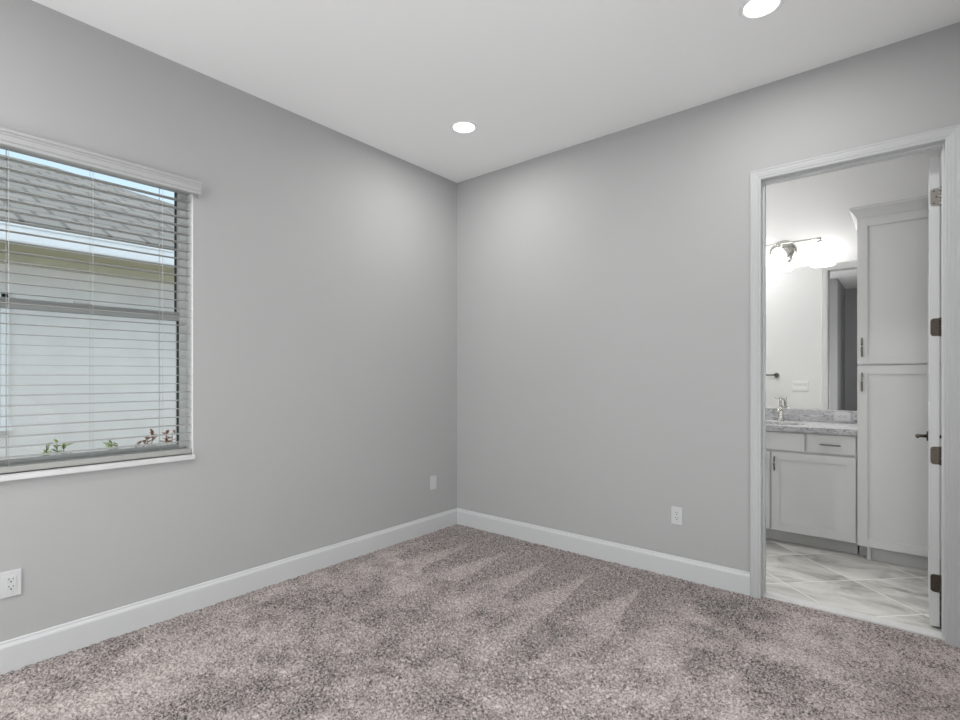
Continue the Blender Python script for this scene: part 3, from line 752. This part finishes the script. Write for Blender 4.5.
# triple switch on the bathroom side of the doorway wall (seen in the mirror)
t = thing('light_switch', 'white three-gang switch plate reflected in the bathroom mirror', 'light switch', (2.18, TW + 0.0045, 1.205))
w = MB(); w.box((2.098, TW + 0.0045, 1.147), (2.262, TW + 0.0105, 1.263), 0.0025); w.build('cover_plate', M_switch, t)
for k in (-1, 0, 1):
    w = MB(); x = 2.18 + k * 0.046
    w.prism([(TW + 0.0100, 1.172), (TW + 0.0135, 1.172), (TW + 0.0115, 1.205), (TW + 0.0150, 1.238), (TW + 0.0100, 1.238)], 0, x - 0.0165, x + 0.0165); w.build('rocker', M_switch, t)
# towel bar on the same wall
t = thing('towel_bar', 'brushed nickel towel bar reflected in the bathroom mirror', 'towel bar', (1.64, TW + 0.0045, 1.33))
for x in (1.335, 1.945):
    w = MB(); w.cyl((x, TW + 0.0045, 1.33), (x, TW + 0.014, 1.33), 0.027, n=28, bev=0.002); w.cyl((x, TW + 0.012, 1.33), (x, TW + 0.078, 1.33), 0.011, n=18, bev=0.002); w.build('post', M_pull, t)
w = MB(); w.cyl((1.335, TW + 0.066, 1.33), (1.945, TW + 0.066, 1.33), 0.008, n=18); w.build('bar', M_pull, t)


# ------------------------------------------------------------------ recessed lights
def downlight(x, y, label, power):
    t = thing('recessed_light', label, 'ceiling light', (x, y, H), group='recessed ceiling lights')
    w = MB(); w.lathe([(0.074, -0.002), (0.078, -0.006), (0.090, -0.004), (0.094, 0.0), (0.074, 0.0)], (x, y, H), 56, closed=True); w.build('trim_ring', M_ceil, t)
    w = MB(); w.lathe([(0.075, -0.001), (0.070, -0.0045), (0.045, -0.0060), (0.0, -0.0065)], (x, y, H), 56); w.build('lens', M_lens, t)
    area_light('downlight_beam', (x, y, H - 0.012), (x, y, 0), 0.14, 0.14, power, (1.0, 0.995, 0.985), shape='DISK')


downlight(0.735, -0.742, 'lit recessed ceiling light near the room corner', DOWNLIGHT_POWER)
downlight(2.585, -0.742, 'lit recessed ceiling light cut by the top of the photo', DOWNLIGHT_POWER)
area_light('rear_downlight_beam', (0.735, -4.3, H - 0.012), (0.735, -4.3, 0), 0.14, 0.14, REAR_DOWNLIGHT_POWER, (1.0, 0.995, 0.985), shape='DISK')
area_light('rear_downlight_beam', (1.55, -4.3, H - 0.012), (1.55, -4.3, 0), 0.14, 0.14, REAR_DOWNLIGHT_POWER, (1.0, 0.995, 0.985), shape='DISK')
area_light('bathroom_fill_lamp', (1.6, 0.65, H - 0.012), (1.6, 0.65, 0), 0.30, 0.30, BATH_POWER, (1.0, 0.99, 0.97), shape='DISK')  # unseen lamp added to brighten the bathroom

# ------------------------------------------------------------------ outside the window: the house next door
w = MB(); w.box((-14, -12, -0.40), (-0.161, 6, -0.25)); struct('ground', w, M_ground, 'mulched strip between the two houses', 'ground')
nb = thing('neighbor_house', 'pale stucco house next door with grey tiled roof', 'house', (-6.5, -2.5, -0.25))
w = MB(); NX = -3.5; w.box((-12.5, -8.5, -0.249), (NX, 3.55, 2.485)); w.build('wall', M_stucco, nb)
w = MB(); w.box((NX, -8.5, 2.385), (NX + 0.02, 3.57, 2.485)); w.build('eave_shade_strip', M_eave_shade, nb)  # added strip, its tan colour stands for the soffit's shadow on the wall
w = MB(); w.box((NX + 0.001, -9.0, 2.485), (-2.97, 4.05, 2.500)); w.build('soffit', M_soffit, nb)
w = MB(); w.prism([(-2.97, 2.485), (-2.86, 2.485), (-2.855, 2.50), (-2.86, 2.615), (-2.85, 2.625), (-2.85, 2.640), (-2.862, 2.642), (-2.97, 2.642)], 1, -9.0, 4.05); w.build('gutter', M_gutter, nb)
# hipped roof: eave, ridge and hip
ze, s_ = 2.70, 0.4167
ex, ey1, ey0 = -2.93, 4.1, -9.0


def rz_(x): return ze + s_ * (ex - x)


xr = -8.35; yh = ey1 - (ex - xr) * 0.975
w = MB(); th = 0.05
T_ = [(ex, ey0, rz_(ex)), (ex, ey1, rz_(ex)), (xr, yh, rz_(xr)), (xr, ey0, rz_(xr))]
bk = 2 * xr - ex
T2 = [(bk, ey0, ze), (bk, ey1, ze)]
for poly in ([T_[0], T_[1], T_[2], T_[3]], [T2[1], T2[0], T_[3], T_[2]], [T_[1], T2[1], T_[2]]):
    w.face(poly)
    w.face([(p[0], p[1], p[2] - th) for p in poly][::-1])
w.box((ex - 0.02, ey0, ze - th), (ex, ey1, ze))
w.build('roof', M_roof, nb)
w = MB(); wy0, wy1, wz0, wz1 = -3.50, -2.505, 0.86, 2.10
for a, b in (((NX, wy0, wz0), (NX + 0.035, wy0 + 0.06, wz1)), ((NX, wy1 - 0.06, wz0), (NX + 0.035, wy1, wz1)), ((NX, wy0, wz1 - 0.06), (NX + 0.035, wy1, wz1)), ((NX, wy0 - 0.02, wz0 - 0.06), (NX + 0.06, wy1 + 0.02, wz0))): w.box(a, b, 0.004)
wf = w.build('window', M_gutter, nb)
w = MB(); w.box((NX + 0.002, wy0 + 0.05, wz0), (NX + 0.010, wy1 - 0.05, wz1 - 0.05)); w.build('pane', mat('neighbor_glass', (0.50, 0.53, 0.50), 0.35, spec=0.4, var=(1.5, 0.1)), wf)


# shrubs under the window
def shrub(label, x, y, top, nst, red, seed):
    rnd = random.Random(seed)
    t = thing('leafy_shrub', label, 'shrub', (x, y, -0.25), group='young shrubs under the window')
    stems, lv = MB(), MB()
    for k in range(nst):
        a = rnd.uniform(0, 2 * PI); sp = rnd.uniform(0.02, 0.085)
        tip = Vector((x + sp * math.cos(a), y + sp * math.sin(a), top - rnd.uniform(0.0, 0.10)))
        if k == 0: tip = Vector((x, y, top - 0.02))
        base = Vector((x + 0.02 * math.cos(a), y + 0.02 * math.sin(a), -0.26))
        mid = (base + tip) / 2 + Vector((rnd.uniform(-.02, .02), rnd.uniform(-.02, .02), 0))
        pts = [base, (base + mid) / 2, mid, (mid + tip) / 2, tip]
        stems.tube(pts, [0.006, 0.0055, 0.005, 0.004, 0.002], 6)
        for j in range(16):
            f = rnd.uniform(0.45, 1.0) if j > 4 else 1.0 - 0.015 * j
            i = min(int(f * 4), 3); p = pts[i].lerp(pts[i + 1], f * 4 - i)
            b = rnd.uniform(0, 2 * PI); el = rnd.uniform(0.2, 1.1)
            d = Vector((math.cos(b) * math.cos(el), math.sin(b) * math.cos(el), math.sin(el)))
            ln = rnd.uniform(0.032, 0.058); wd = ln * 0.24
            sd = d.cross(Vector((0, 0, 1))); sd = sd.normalized() if sd.length > 1e-3 else Vector((1, 0, 0)); nr = sd.cross(d)
            P = [p, p + d * ln * 0.35 + sd * wd + nr * 0.004, p + d * ln * 0.7 + sd * wd * 0.8 + nr * 0.003, p + d * ln - nr * 0.004, p + d * ln * 0.7 - sd * wd * 0.8 + nr * 0.003, p + d * ln * 0.35 - sd * wd + nr * 0.004]
            q = p + d * ln * 0.5 - nr * 0.003
            vs = [lv.bm.verts.new(v) for v in P]; c = lv.bm.verts.new(q)
            for m_ in range(6): lv.bm.faces.new((vs[m_], vs[(m_ + 1) % 6], c))
    stems.build('stems', M_stem, t); lv.build('foliage', M_leafr if red else M_leafg, t)


shrub('green-leaved young shrub outside under the window, nearest the frame edge', -0.80, -2.640, 0.93, 5, False, 3)
shrub('small green shrub outside in the middle of the window', -0.84, -2.400, 0.91, 4, False, 8)
shrub('reddish-leaved shrub outside near the right end of the window', -0.74, -2.215, 0.935, 4, True, 5)
shrub('rightmost reddish shrub seen at the foot of the window', -0.88, -2.050, 0.93, 3, True, 11)
